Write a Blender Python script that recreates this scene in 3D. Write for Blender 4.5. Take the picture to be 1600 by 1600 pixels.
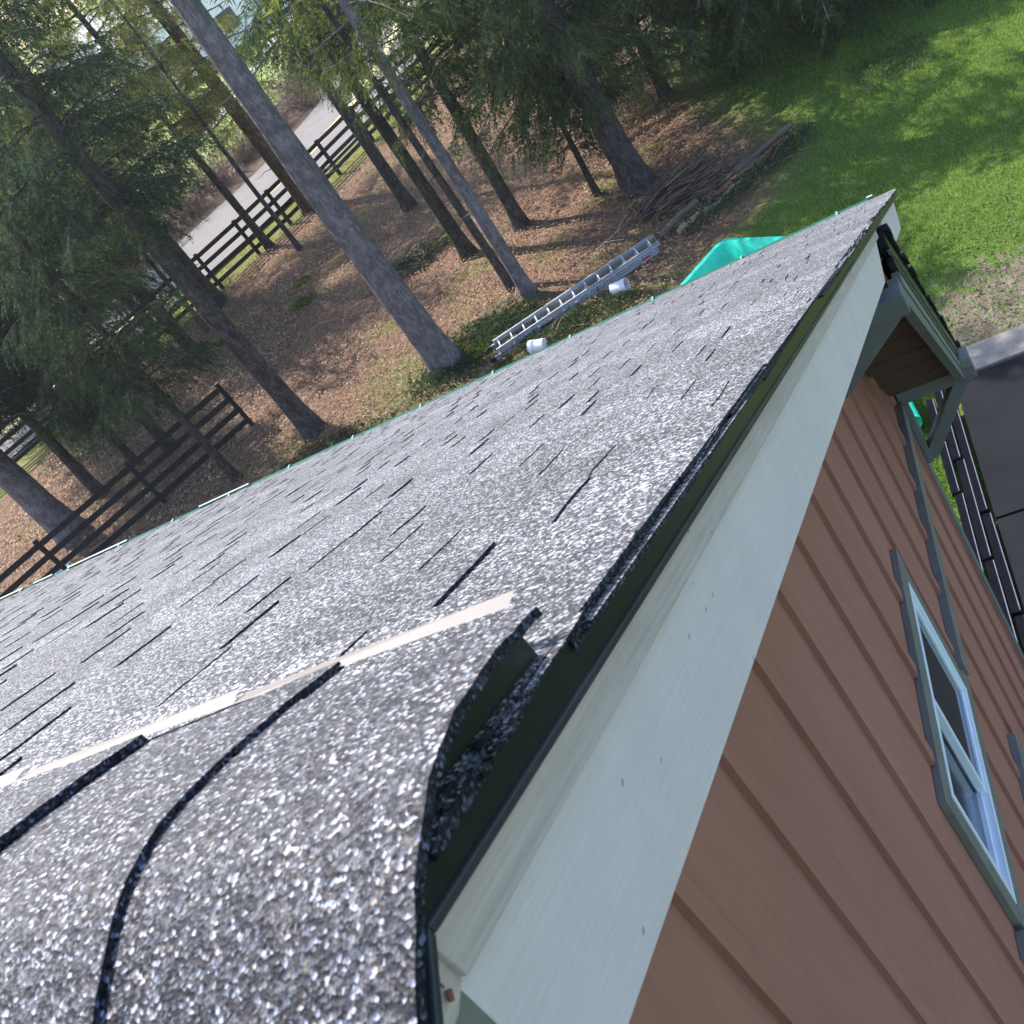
import bpy, bmesh, math, random
import numpy as np
from mathutils import Vector, Matrix
random.seed(7); RNG = np.random.default_rng(11)
R = math.radians
SC = bpy.context.scene
for o in list(bpy.data.objects): bpy.data.objects.remove(o)
COL = SC.collection

# ------------------------------------------------------------ camera, sky, sun, exposure
H = 9.2                                   # height of the camera above the ground
cd = bpy.data.cameras.new('camera'); cam = bpy.data.objects.new('camera', cd); COL.objects.link(cam)
right = Vector((0.8419907, 0.11604251, -0.52686412)); down = Vector((-0.33412252, -0.65458904, -0.67814109)); fwd = Vector((-0.42357267, 0.74702565, -0.51238547))
m = Matrix((right, -down, -fwd)).transposed().to_4x4(); m.translation = Vector((0, 0, H))
cam.matrix_world = m
cd.sensor_width = 36; cd.lens = 1787.82 / 1600 * 36; cd.clip_start = 0.02; cd.clip_end = 2000
cd.dof.use_dof = True; cd.dof.focus_distance = 3.2; cd.dof.aperture_fstop = 36
SC.camera = cam
SUN_DIR = Vector((-0.80, 0.60, 0)).normalized(); SUN_EL = R(46)
W = bpy.data.worlds.new('World'); SC.world = W; W.use_nodes = True
nt = W.node_tree; nt.nodes.clear()
sky = nt.nodes.new('ShaderNodeTexSky'); sky.sky_type = 'NISHITA'; sky.sun_disc = False
sky.sun_elevation = SUN_EL; sky.sun_rotation = math.atan2(SUN_DIR.x, SUN_DIR.y)
sky.air_density = 1.0; sky.dust_density = 1.0
bg = nt.nodes.new('ShaderNodeBackground'); bg.inputs[1].default_value = 0.15
wo = nt.nodes.new('ShaderNodeOutputWorld'); nt.links.new(sky.outputs[0], bg.inputs[0]); nt.links.new(bg.outputs[0], wo.inputs[0])
sd = bpy.data.lights.new('sun', 'SUN'); sd.energy = 3.9; sd.angle = R(0.53); sd.color = (1.0, 0.94, 0.86)
sun = bpy.data.objects.new('sun', sd); COL.objects.link(sun)
sv = Vector((SUN_DIR.x * math.cos(SUN_EL), SUN_DIR.y * math.cos(SUN_EL), math.sin(SUN_EL)))
sun.rotation_euler = sv.to_track_quat('Z', 'Y').to_euler()
SC.view_settings.view_transform = 'Standard'; SC.view_settings.look = 'None'
SC.view_settings.exposure = 1.4; SC.view_settings.gamma = 1
SC.render.engine = 'CYCLES'

# ------------------------------------------------------------ helpers
def tag(o, label=None, cat=None, group=None, kind=None):
    if label: o['label'] = label
    if cat: o['category'] = cat
    if group: o['group'] = group
    if kind: o['kind'] = kind
    return o
def empty(name, loc=(0, 0, 0), label=None, cat=None, group=None, rotz=0):
    o = bpy.data.objects.new(name, None); COL.objects.link(o); o.location = loc; o.rotation_euler = (0, 0, rotz)
    return tag(o, label, cat, group)
def link(name, me, mat, parent=None, smooth=False):
    o = bpy.data.objects.new(name, me); COL.objects.link(o)
    if mat is not None: me.materials.append(mat)
    if parent is not None: o.parent = parent
    if smooth: me.polygons.foreach_set('use_smooth', [True] * len(me.polygons))
    return o
class MB:
    def __init__(s): s.v = []; s.f = []; s.c = []
    def poly(s, pts, col=None):
        n = len(s.v); s.v += [tuple(p) for p in pts]; s.f.append(tuple(range(n, n + len(pts)))); s.c.append(col)
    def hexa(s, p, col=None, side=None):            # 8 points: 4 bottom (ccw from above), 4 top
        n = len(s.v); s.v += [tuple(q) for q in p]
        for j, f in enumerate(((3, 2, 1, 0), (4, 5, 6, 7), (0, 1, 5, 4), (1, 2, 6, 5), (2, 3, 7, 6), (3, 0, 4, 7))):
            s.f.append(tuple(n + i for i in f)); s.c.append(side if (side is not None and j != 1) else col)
    def box(s, a, b, col=None):
        x0, y0, z0 = a; x1, y1, z1 = b
        s.hexa([(x0, y0, z0), (x1, y0, z0), (x1, y1, z0), (x0, y1, z0), (x0, y0, z1), (x1, y0, z1), (x1, y1, z1), (x0, y1, z1)], col)
    def bar(s, a, b, w, h, up=(0, 0, 1), col=None):
        a = Vector(a); b = Vector(b); d = (b - a).normalized(); u = Vector(up); sd_ = d.cross(u).normalized(); u = sd_.cross(d).normalized()
        q = []
        for z in (-1, 1):
            for (p, y) in ((a, -1), (b, -1), (b, 1), (a, 1)): q.append(p + sd_ * (y * -w / 2) + u * (z * h / 2))
        s.hexa(q, col)
    def tube(s, pts, rads, n=8, cap=True, col=None, wob=0):
        base = len(s.v); P = [Vector(p) for p in pts]
        ref = Vector((0.3, 0.9, 0.1)).normalized()
        for i, p in enumerate(P):
            d = (P[min(i + 1, len(P) - 1)] - P[max(i - 1, 0)]).normalized()
            if abs(d.dot(ref)) > .95: ref = Vector((1, 0, 0))
            a = d.cross(ref).normalized(); b = d.cross(a)
            for k in range(n):
                t = 2 * math.pi * k / n; rr = rads[i] * (1 + (random.uniform(-wob, wob) if wob else 0))
                s.v.append(tuple(p + a * math.cos(t) * rr + b * math.sin(t) * rr))
        for i in range(len(P) - 1):
            for k in range(n):
                k2 = (k + 1) % n; s.f.append((base + i * n + k, base + i * n + k2, base + (i + 1) * n + k2, base + (i + 1) * n + k)); s.c.append(col)
        if cap:
            s.f.append(tuple(base + k for k in range(n))); s.c.append(col)
            s.f.append(tuple(base + (len(P) - 1) * n + k for k in reversed(range(n)))); s.c.append(col)
    def build(s, name, mat, parent=None, smooth=False, bevel=0):
        me = bpy.data.meshes.new(name); me.from_pydata(s.v, [], s.f); me.update()
        if any(c is not None for c in s.c):
            ca = me.color_attributes.new('tone', 'FLOAT_COLOR', 'CORNER'); arr = []
            for f, c in zip(s.f, s.c):
                c = (1, 1, 1) if c is None else c
                arr += [c[0], c[1], c[2], 1.0] * len(f)
            ca.data.foreach_set('color', arr)
        o = link(name, me, mat, parent, smooth)
        if bevel:
            b = o.modifiers.new('bevel', 'BEVEL'); b.width = bevel; b.segments = 2; b.limit_method = 'ANGLE'
        return o
def tri_mesh(name, V, mat, parent=None, cols=None, nv=3):     # V: (n*nv,3) unshared polygons
    n = len(V) // nv
    me = bpy.data.meshes.new(name)
    me.vertices.add(len(V)); me.vertices.foreach_set('co', V.astype(np.float32).ravel())
    me.loops.add(len(V)); me.loops.foreach_set('vertex_index', np.arange(len(V), dtype=np.int32))
    me.polygons.add(n); me.polygons.foreach_set('loop_start', np.arange(0, len(V), nv, dtype=np.int32))
    if cols is not None:
        ca = me.color_attributes.new('tone', 'FLOAT_COLOR', 'POINT')
        c = np.ones((len(V), 4), np.float32); c[:, :3] = np.repeat(cols, nv, axis=0); ca.data.foreach_set('color', c.ravel())
    me.update(calc_edges=True)
    return link(name, me, mat, parent)

# ------------------------------------------------------------ materials
class M:
    def __init__(s, name, rough=0.8, spec=0.5):
        s.m = bpy.data.materials.new(name); s.m.use_nodes = True; s.t = s.m.node_tree; s.n = s.t.nodes
        s.b = s.n['Principled BSDF']; s.b.inputs['Roughness'].default_value = rough; s.b.inputs['Specular IOR Level'].default_value = spec
        s.co = s.n.new('ShaderNodeTexCoord').outputs['Object']
    def L(s, a, b): s.t.links.new(a, b)
    def mapping(s, scale, rot=(0, 0, 0), src=None):
        n = s.n.new('ShaderNodeMapping'); n.inputs['Scale'].default_value = scale; n.inputs['Rotation'].default_value = rot; s.L(src or s.co, n.inputs[0]); return n.outputs[0]
    def noise(s, scale, detail=4, rough=.6, vec=None, dist=0):
        n = s.n.new('ShaderNodeTexNoise'); n.inputs['Scale'].default_value = scale; n.inputs['Detail'].default_value = detail; n.inputs['Roughness'].default_value = rough; n.inputs['Distortion'].default_value = dist
        s.L(vec or s.co, n.inputs['Vector']); return n.outputs[0]
    def voro(s, scale, out='Color', vec=None, feature='F1'):
        n = s.n.new('ShaderNodeTexVoronoi'); n.feature = feature; n.inputs['Scale'].default_value = scale; s.L(vec or s.co, n.inputs['Vector']); return n.outputs[out]
    def ramp(s, fac, stops, interp='LINEAR'):
        n = s.n.new('ShaderNodeValToRGB'); n.color_ramp.interpolation = interp; e = n.color_ramp.elements
        while len(e) < len(stops): e.new(0.5)
        for i, (p, c) in enumerate(stops): e[i].position = p; e[i].color = (*c, 1) if len(c) == 3 else c
        s.L(fac, n.inputs[0]); return n.outputs[0]
    def mix(s, fac, a, b, mode='MIX'):
        n = s.n.new('ShaderNodeMix'); n.data_type = 'RGBA'; n.blend_type = mode
        for i, v in ((0, fac), (6, a), (7, b)):
            if isinstance(v, (int, float)): n.inputs[i].default_value = v
            elif isinstance(v, tuple): n.inputs[i].default_value = (*v, 1)
            else: s.L(v, n.inputs[i])
        return n.outputs[2]
    def math(s, op, a, b=0.0, clamp=False):
        n = s.n.new('ShaderNodeMath'); n.operation = op; n.use_clamp = clamp
        for i, v in ((0, a), (1, b)):
            if isinstance(v, (int, float)): n.inputs[i].default_value = v
            else: s.L(v, n.inputs[i])
        return n.outputs[0]
    def sep(s, v):
        n = s.n.new('ShaderNodeSeparateXYZ'); s.L(v, n.inputs[0]); return n.outputs
    def attr(s, name='tone'):
        n = s.n.new('ShaderNodeAttribute'); n.attribute_name = name; return n.outputs[0]
    def bump(s, h, strength=.5, dist=.01, normal=None):
        n = s.n.new('ShaderNodeBump'); n.inputs['Strength'].default_value = strength; n.inputs['Distance'].default_value = dist; s.L(h, n.inputs['Height'])
        if normal is not None: s.L(normal, n.inputs['Normal'])
        s.L(n.outputs[0], s.b.inputs['Normal']); return n.outputs[0]
    def col(s, c):
        if isinstance(c, tuple): s.b.inputs['Base Color'].default_value = (*c, 1)
        else: s.L(c, s.b.inputs['Base Color'])
        return s
def paint(name, c, rough=.6, var=.15, grain=None, specks=0, bump=.15, metal=0, dirt=None):
    a = M(name, rough); n = a.noise(9, 5)
    lo = tuple(x * (1 - var) for x in c); hi = tuple(min(1, x * (1 + var)) for x in c)
    base = a.ramp(n, [(.3, lo), (.7, hi)])
    if grain:
        g = a.noise(1, 5, .7, a.mapping(grain[0], src=a.mapping((1, 1, 1), grain[1]))); base = a.mix(grain[2], base, a.ramp(g, [(.38, tuple(x * .62 for x in c)), (.6, hi)]))
        a.bump(g, .35, .002)
    else: a.bump(a.noise(140, 3), bump, .002)
    if dirt:
        base = a.mix(a.ramp(a.noise(2.2, 8, .7), [(.48, (0, 0, 0)), (.75, (.6, .6, .6))]), base, dirt)
    if specks:
        v = a.voro(70, 'Distance', a.mapping((1, .5, 1))); v2 = a.noise(7, 3)
        k = a.math('MULTIPLY', a.math('LESS_THAN', v, .10), a.math('GREATER_THAN', v2, .55)); base = a.mix(a.math('MULTIPLY', k, specks), base, (.03, .03, .03))
    a.b.inputs['Metallic'].default_value = metal
    return a.col(base).m

def shingle_mat(name, fine=560., w2=.30):
    a = M(name, .6, .25)
    vc = a.voro(fine); s = a.sep(vc)
    c = a.ramp(s[0], [(.0, (.012, .012, .016)), (.30, (.034, .034, .041)), (.56, (.085, .085, .096)), (.76, (.20, .20, .21)), (.90, (.62, .62, .63))], 'CONSTANT')
    v2 = a.sep(a.voro(300.)); c = a.mix(w2, c, a.ramp(v2[0], [(.0, (.012, .012, .016)), (.45, (.06, .06, .068)), (.68, (.18, .18, .185)), (.86, (.80, .79, .79))], 'CONSTANT'))
    warm = a.ramp(s[1], [(0, (.96, .98, 1.04)), (.6, (1, 1, 1)), (.85, (1.14, 1.02, .90))], 'CONSTANT')
    c = a.mix(1.0, c, warm, 'MULTIPLY'); c = a.mix(1.0, c, a.attr(), 'MULTIPLY')
    c = a.mix(1.0, c, a.ramp(a.noise(1.3, 6, .65), [(.3, (.8, .8, .8)), (.7, (1.2, 1.2, 1.2))]), 'MULTIPLY')
    a.col(c)
    g = a.n.new('ShaderNodeNewGeometry'); sub = a.n.new('ShaderNodeVectorMath'); sub.operation = 'SUBTRACT'; a.L(vc, sub.inputs[0]); sub.inputs[1].default_value = (.5, .5, .5)
    sc = a.n.new('ShaderNodeVectorMath'); sc.operation = 'SCALE'; a.L(sub.outputs[0], sc.inputs[0]); sc.inputs['Scale'].default_value = .52
    ad = a.n.new('ShaderNodeVectorMath'); ad.operation = 'ADD'; a.L(g.outputs['Normal'], ad.inputs[0]); a.L(sc.outputs[0], ad.inputs[1])
    no = a.n.new('ShaderNodeVectorMath'); no.operation = 'NORMALIZE'; a.L(ad.outputs[0], no.inputs[0])
    a.bump(a.voro(fine, 'Distance'), .6, .0012, no.outputs[0])
    a.L(a.ramp(s[2], [(0, (.48,) * 3), (1, (.9,) * 3)]), a.b.inputs['Roughness'])
    return a.m
def bark_mat(name, c1, c2, moss=None):
    a = M(name, .9, .2); v = a.mapping((1, 1, .22))
    n = a.noise(26, 8, .75, v, .9); n2 = a.noise(1.6, 5); n3 = a.noise(7, 6, .7, a.mapping((1, 1, .6)))
    c = a.ramp(n, [(.38, c1), (.60, c2)]); c = a.mix(a.ramp(n2, [(.4, (0, 0, 0)), (.7, (.45, .45, .45))]), c, tuple(x * 1.3 for x in c2))
    c = a.mix(a.ramp(n3, [(.42, (0, 0, 0)), (.58, (.8, .8, .8))]), c, c1)
    k = a.math('GREATER_THAN', a.noise(38, 2), .64); c = a.mix(a.math('MULTIPLY', k, .5), c, (.34, .36, .34))
    if moss:
        g = a.n.new('ShaderNodeNewGeometry'); nn = a.sep(g.outputs['Normal'])
        f = a.math('MULTIPLY', a.math('ADD', a.math('MULTIPLY', nn[0], -1.0), .35, True), a.ramp(a.noise(5, 6), [(.35, (0, 0, 0)), (.55, (1, 1, 1))]), True); c = a.mix(f, c, moss)
    a.col(c); a.bump(a.math('ADD', n, a.math('MULTIPLY', a.voro(22, 'Distance', v), .8)), 1.0, .07); return a.m
def leaf_mat(name, tint=(1, 1, 1), trans=.38):
    a = M(name, .75, .12); c = a.mix(1.0, a.attr(), tint, 'MULTIPLY'); a.col(c)
    out = a.n['Material Output']; tr = a.n.new('ShaderNodeBsdfTranslucent'); a.L(a.mix(1.0, c, (1.5, 1.5, .8), 'MULTIPLY'), tr.inputs[0])
    mx = a.n.new('ShaderNodeMixShader'); mx.inputs[0].default_value = trans; a.L(a.b.outputs[0], mx.inputs[1]); a.L(tr.outputs[0], mx.inputs[2]); a.L(mx.outputs[0], out.inputs[0])
    return a.m
def tone_mat(name, rough=.85):
    a = M(name, rough, .25); a.col(a.mix(1.0, a.attr(), a.ramp(a.noise(30, 4), [(.3, (.75,) * 3), (.7, (1.2,) * 3)]), 'MULTIPLY')); return a.m
def siding_mat():
    a = M('brown_siding', .75, .25)
    n = a.noise(2.2, 8, .7, a.mapping((1, 1, .45))); c = a.ramp(n, [(.3, (.268, .120, .096)), (.7, (.348, .160, .130))])
    c = a.mix(.18, c, a.ramp(a.noise(60, 5, .7, a.mapping((1, 1, .08))), [(.3, (.20, .085, .066)), (.7, (.415, .202, .160))]))
    a.col(c); a.bump(a.noise(90, 4, .7, a.mapping((1, 1, .1))), .3, .003); return a.m

m_shingle = shingle_mat('asphalt_granules'); m_cap = shingle_mat('ridge_cap_granules', 540., .10)
m_siding = siding_mat()
m_fascia = paint('pale_blue_grey_paint', (.63, .545, .575), .55, .06, ((7, 7, 380), (R(25.6), 0, 0), .14), .5)
m_trim = paint('weathered_pale_paint', (.47, .385, .375), .7, .10, ((7, 7, 330), (R(25.6), 0, 0), .38), .6, dirt=(.33, .265, .25))
m_green = paint('grey_green_trim_paint', (.115, .125, .13), .6, .12, dirt=(.14, .15, .14))
m_green2 = paint('grey_green_casing_paint', (.155, .155, .145), .6, .15, dirt=(.17, .175, .16))
m_drip = paint('dark_green_metal', (.006, .008, .011), .42, .2, metal=0)
m_eave = paint('bright_green_metal', (.07, .30, .17), .45, .15)
m_eavew = paint('eave_highlight_and_cap', (.20, .33, .25), .5, .2)
m_soffit = paint('dark_brown_soffit', (.085, .045, .038), .8, .2)
m_white = paint('white_vinyl', (.70, .76, .88), .35, .05, ((200, 2, 2), (0, 0, 0), .15))
m_strip = paint('tan_flange', (.215, .18, .16), .4, .12, dirt=(.15, .13, .12))
m_black = paint('black_fence_paint', (.008, .008, .011), .75, .3)
m_hem_highlight = paint('drip_hem_highlight', (.020, .024, .036), .5, .4)  # lighter blue than the drip edge, painting a highlight along its hem
m_railside = paint('black_rail_side', (.006, .007, .010), .85, .3)
m_alu = paint('aluminium', (.48, .53, .60), .35, .12, metal=.55, dirt=(.25, .25, .27))
m_bucket = paint('white_plastic', (.78, .80, .84), .4, .06, dirt=(.55, .52, .48))
m_teal = paint('teal_plastic', (.008, .52, .37), .42, .12)
m_nail = paint('rusty_nail', (.16, .05, .035), .7, .3)
m_tarp = paint('pale_blue_sheet', (.45, .55, .70), .5, .15)
m_orange = paint('red_sticker', (.5, .06, .03), .5, .1)
a = M('window_glass', .06, .9); a.col((.012, .018, .026)); m_glass = a.m
a = M('window_glass_lower', .12, .8); a.col((.016, .022, .045)); m_glass2 = a.m
m_bark = bark_mat('grey_bark', (.045, .038, .038), (.16, .14, .14))
m_bark_big = bark_mat('pale_grey_bark', (.13, .115, .125), (.33, .30, .32))
m_bark_red = bark_mat('reddish_bark', (.08, .05, .035), (.26, .17, .12), (.05, .06, .015))
m_bark_moss = bark_mat('mossy_bark', (.035, .03, .028), (.12, .10, .09), (.05, .065, .02))
m_leaf = leaf_mat('conifer_needles', (1.0, 1.0, 1.0))
m_tone = tone_mat('debris'); m_wood = tone_mat('old_wood', .9)
m_grass = leaf_mat('grass_blades', (1, 1, 1), .35)
m_twig = paint('bare_twigs', (.16, .10, .075), .9, .3)

# ------------------------------------------------------------ ground
def dpath(a_): 
    t = np.clip(a_ - 15, 0, 40); return .045 * np.minimum(t, 12) ** 2 + np.maximum(t - 12, 0) * 1.0
def sstep(x, a_, b_): t = np.clip((x - a_) / (b_ - a_), 0, 1); return t * t * (3 - 2 * t)
def road_pt(al, d): return (al * .652 - .758 * d, al * .758 + .652 * d)
xs = np.concatenate([np.linspace(-500, -60, 12), np.arange(-55, 14, .3), np.linspace(16, 400, 12)])
ys = np.concatenate([np.linspace(-300, 0, 10), np.arange(3, 72, .3), np.linspace(76, 900, 16)])
X, Y = np.meshgrid(xs, ys)
al = X * .652 + Y * .758; dd = -.758 * X + .652 * Y - dpath(al)
xb = np.interp(Y, [5, 12, 15, 18.8, 19.7, 21.1, 22, 25.3, 30, 60], [-2.0, -2.9, -5.3, -4.9, -3.6, -3.2, -3.2, -4.8, -6.0, -6.6])
lawn = sstep(X - xb, -1.2, 2.6); lawn = np.where(Y < 11.5, sstep(X, -2.6, -2.0), lawn)
lawn = np.maximum(lawn, .46 * (1 - sstep(Y + .30 * (X + 9), 19.4, 21.0)) * sstep(X, -14, -11)) * (1 - sstep(dd, 46, 47))
dirtp = np.exp(-(((X - .1) / 1.6) ** 2 + ((Y - 13.6) / 1.5) ** 2))
verge = sstep(dd, 35.4, 37.6) * (1 - sstep(dd, 46.5, 47.5)); brush = sstep(dd, 46.5, 47.3) * (1 - sstep(dd, 51.5, 54)); field = sstep(dd, 51.5, 54)
me = bpy.data.meshes.new('ground'); ny, nx = X.shape
Z = .05 * np.sin(X * 1.3 + 1.1 * np.sin(Y * .9)) * np.sin(Y * 1.1 + np.sin(X)) * sstep(Y, 14, 18) * (1 - sstep(dd, 34, 36))
Vv = np.stack([X.ravel(), Y.ravel(), (Z - .06).ravel()], 1)
idx = np.arange(ny * nx).reshape(ny, nx); F = np.stack([idx[:-1, :-1], idx[:-1, 1:], idx[1:, 1:], idx[1:, :-1]], -1).reshape(-1, 4)
me.vertices.add(len(Vv)); me.vertices.foreach_set('co', Vv.astype(np.float32).ravel())
me.loops.add(F.size); me.loops.foreach_set('vertex_index', F.ravel().astype(np.int32)); me.polygons.add(len(F)); me.polygons.foreach_set('loop_start', np.arange(0, F.size, 4, dtype=np.int32))
for nm, (r_, g_, b_) in dict(zone=(lawn, dirtp, field), zone2=(verge, brush, np.zeros_like(X))).items():
    ca = me.color_attributes.new(nm, 'FLOAT_COLOR', 'POINT'); ca.data.foreach_set('color', np.stack([r_.ravel(), g_.ravel(), b_.ravel(), np.ones(r_.size)], 1).astype(np.float32).ravel())
me.update(calc_edges=True)
a = M('forest_floor_and_lawn', .95, .1)
z1 = a.sep(a.attr('zone')); z2 = a.sep(a.attr('zone2'))
n1 = a.noise(.55, 7, .65); n2 = a.noise(5, 8, .7); n3 = a.noise(38, 4, .7); vs = a.sep(a.voro(26.))
floor = a.ramp(n2, [(.30, (.105, .070, .045)), (.5, (.215, .130, .088)), (.72, (.32, .215, .145))])
floor = a.mix(.5, floor, a.ramp(vs[0], [(0, (.07, .042, .03)), (.4, (.18, .10, .07)), (.75, (.27, .165, .11)), (.93, (.42, .31, .22))], 'CONSTANT'))
moss = a.ramp(n2, [(.3, (.07, .085, .02)), (.7, (.17, .20, .05))])
floor = a.mix(a.ramp(n1, [(.50, (0, 0, 0)), (.66, (.7, .7, .7))]), floor, moss)
grass = a.ramp(a.noise(3.2, 7, .7), [(.3, (.06, .115, .022)), (.55, (.11, .18, .032)), (.75, (.20, .235, .05))])
grass = a.mix(.35, grass, a.ramp(n3, [(.3, (.035, .075, .012)), (.7, (.15, .23, .045))]))
dirt = a.ramp(n2, [(.3, (.10, .075, .055)), (.7, (.27, .22, .18))])
def th(mask, noise_, amt=.9, w=.12):
    v = a.math('ADD', mask, a.math('MULTIPLY', a.math('SUBTRACT', noise_, .5), amt)); return a.ramp(v, [(.5 - w, (0, 0, 0)), (.5 + w, (1, 1, 1))])
c = a.mix(th(z1[0], n2, 1.3, .3), floor, grass); c = a.mix(th(z1[1], n2, 2.2, .15), c, dirt)
vg = a.ramp(n2, [(.3, (.13, .15, .04)), (.55, (.22, .22, .07)), (.75, (.30, .25, .12))]); c = a.mix(a.math('MULTIPLY', th(z2[0], n2), .85), c, vg)
br = a.ramp(n2, [(.3, (.09, .06, .045)), (.7, (.23, .17, .12))]); c = a.mix(th(z2[1], n2), c, br)
fd = a.ramp(a.noise(.35, 6), [(.3, (.17, .24, .06)), (.5, (.27, .33, .11)), (.72, (.38, .38, .18))]); c = a.mix(th(z1[2], n2), c, fd)
a.col(c); a.bump(a.math('ADD', n2, a.math('ADD', a.math('MULTIPLY', n3, .5), a.math('MULTIPLY', a.voro(26., 'Distance'), .4))), 1.0, .06)
tag(link('ground', me, a.m, None, True), kind='structure')
def strip_mesh(name, d0, d1, z, mat, a0=-60, a1=90, th_=0):
    b = MB(); A = np.arange(a0, a1, 2.)
    for i in range(len(A) - 1):
        p = [road_pt(A[i], d0 + dpath(A[i])), road_pt(A[i + 1], d0 + dpath(A[i + 1])), road_pt(A[i + 1], d1 + dpath(A[i + 1])), road_pt(A[i], d1 + dpath(A[i]))]
        b.poly([(*q, z) for q in p][::-1])
    return tag(b.build(name, mat), kind='structure')
a = M('worn_asphalt', .85, .3); a.col(a.mix(.4, a.ramp(a.noise(1.5, 7), [(.3, (.125, .112, .108)), (.7, (.175, .158, .152))]), a.ramp(a.noise(60, 3), [(.3, (.10, .09, .088)), (.7, (.22, .20, .195))]))); a.bump(a.noise(80, 4), .4, .01); m_road = a.m
strip_mesh('road', 39.0, 46.6, .03, m_road); strip_mesh('road_line', 42.1, 42.8, .036, paint('yellow_road_paint', (.46, .40, .17), .7, .2))
strip_mesh('path', 60.5, 62.0, .03, paint('pale_gravel', (.42, .40, .40), .9, .15))
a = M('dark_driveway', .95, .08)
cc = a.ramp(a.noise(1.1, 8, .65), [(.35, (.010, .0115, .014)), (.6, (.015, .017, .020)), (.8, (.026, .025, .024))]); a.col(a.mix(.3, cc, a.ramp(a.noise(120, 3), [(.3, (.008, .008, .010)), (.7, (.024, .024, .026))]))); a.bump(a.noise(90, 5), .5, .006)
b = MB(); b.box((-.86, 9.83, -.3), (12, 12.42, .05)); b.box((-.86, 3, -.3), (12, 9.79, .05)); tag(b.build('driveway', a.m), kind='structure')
b = MB(); b.box((-.9, 12.46, -.3), (12, 13.0, .075)); tag(b.build('driveway_edge', paint('concrete', (.21, .19, .175), .9, .2, dirt=(.12, .11, .09)), bevel=.01), kind='structure')

# ------------------------------------------------------------ the house
S = .75; TH = R(25.62); t_ = math.tan(TH); cs, sn = math.cos(TH), math.sin(TH)
def hp(x, y, z): return (x * S, y * S, H + z * S)
def rp(x, y, off=0.0):          # point on the roof line at run y, lifted off (perpendicular)
    return hp(x, y + off * sn, -.39 - (y - .27) * t_ + off * cs)
house = empty('brown_house', (0, 0, 0), 'brown board-and-batten house with grey shingled gable roof and pale rake boards', 'house')
YE = 6.70; YB = 4.55; XR = -.327; XL = -20.
# roof deck underneath, both sides
b = MB(); b.hexa([rp(XL, .27, -.03), rp(-.36, .27, -.03), rp(-.36, YE, -.03), rp(XL, YE, -.03), rp(XL, .27, .012), rp(-.36, .27, .012), rp(-.36, YE, .012), rp(XL, YE, .012)])
def rn(x, y, off=0.0): return hp(x, .54 - y - off * sn, -.39 - (y - .27) * t_ + off * cs)     # near slope mirrored
b.hexa([rn(XL, .27, -.03), rn(XL, 6.7, -.03), rn(-.36, 6.7, -.03), rn(-.36, .27, -.03), rn(XL, .27, .012), rn(XL, 6.7, .012), rn(-.36, 6.7, .012), rn(-.36, .27, .012)])
b.build('roof_deck', m_soffit, house)
# shingle courses
EXP = .143 / S
sh = MB(); ncs = int((YE - .30) / cs / EXP) + 1
for k in range(ncs + 1):
    s1 = (YE - .27) / cs + .03 - k * EXP; s0 = s1 - EXP - .02
    if s1 < .1: break
    y1 = .27 + s1 * cs; y0 = max(.29, .27 + s0 * cs); o0 = .030; o1 = .039
    if y1 - y0 < .05: continue
    x = XR + random.uniform(-.008, .006); first = True
    while x > XL:
        w = random.uniform(1.0, 1.35); xa = max(x - w, XL); tn = random.uniform(.82, 1.05)
        tl = (tn, tn, tn)
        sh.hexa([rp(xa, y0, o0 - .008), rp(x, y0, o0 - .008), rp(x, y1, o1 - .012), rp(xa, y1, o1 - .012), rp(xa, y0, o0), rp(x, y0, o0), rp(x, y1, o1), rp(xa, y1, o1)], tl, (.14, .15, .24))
        x = xa - .0012
    x = XR + random.uniform(-.006, .010)
    if random.random() < .5: x -= random.uniform(.05, .2)
    while x > (-14 if k > 5 else -10):
        w = random.choice([.08, .12, .16, .21, .28]) * random.uniform(.85, 1.15); g = random.choice([.05, .08, .12, .18]) * random.uniform(.8, 1.2)
        tn = random.uniform(.78, 1.22); tl = (tn, tn * .995, tn * .995); h = random.choice((.0011, .0016, .0020, .0026, .0034)) * random.uniform(.8, 1.2); nn = 4
        jx = [random.uniform(-.003, .003) for _ in range(nn + 1)]
        for q in range(nn):
            ya, yb = y0 + (y1 - y0) * q / nn, y0 + (y1 - y0) * (q + 1) / nn; oa = o0 + (o1 - o0) * q / nn + .0005; ob = o0 + (o1 - o0) * (q + 1) / nn + .0005; ya += 0 if q else 0
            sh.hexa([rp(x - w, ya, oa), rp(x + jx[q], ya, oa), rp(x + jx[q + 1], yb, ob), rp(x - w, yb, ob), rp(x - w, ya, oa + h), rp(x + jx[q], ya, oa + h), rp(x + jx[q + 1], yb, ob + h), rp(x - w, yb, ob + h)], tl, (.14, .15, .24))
        x -= w + g
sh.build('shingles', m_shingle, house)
nb = MB()
for k in range(46):
    s1 = .3 + k * EXP; ya, yb = .27 + s1 * cs, .27 + (s1 + EXP + .02) * cs
    nb.hexa([rn(XL, ya, .008), rn(XL, yb, .014), rn(XR, yb, .014), rn(XR, ya, .008), rn(XL, ya, .016), rn(XL, yb, .026), rn(XR, yb, .026), rn(XR, ya, .016)], (.95, .95, .97))
nb.build('near_slope_shingles', m_shingle, house)
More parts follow.
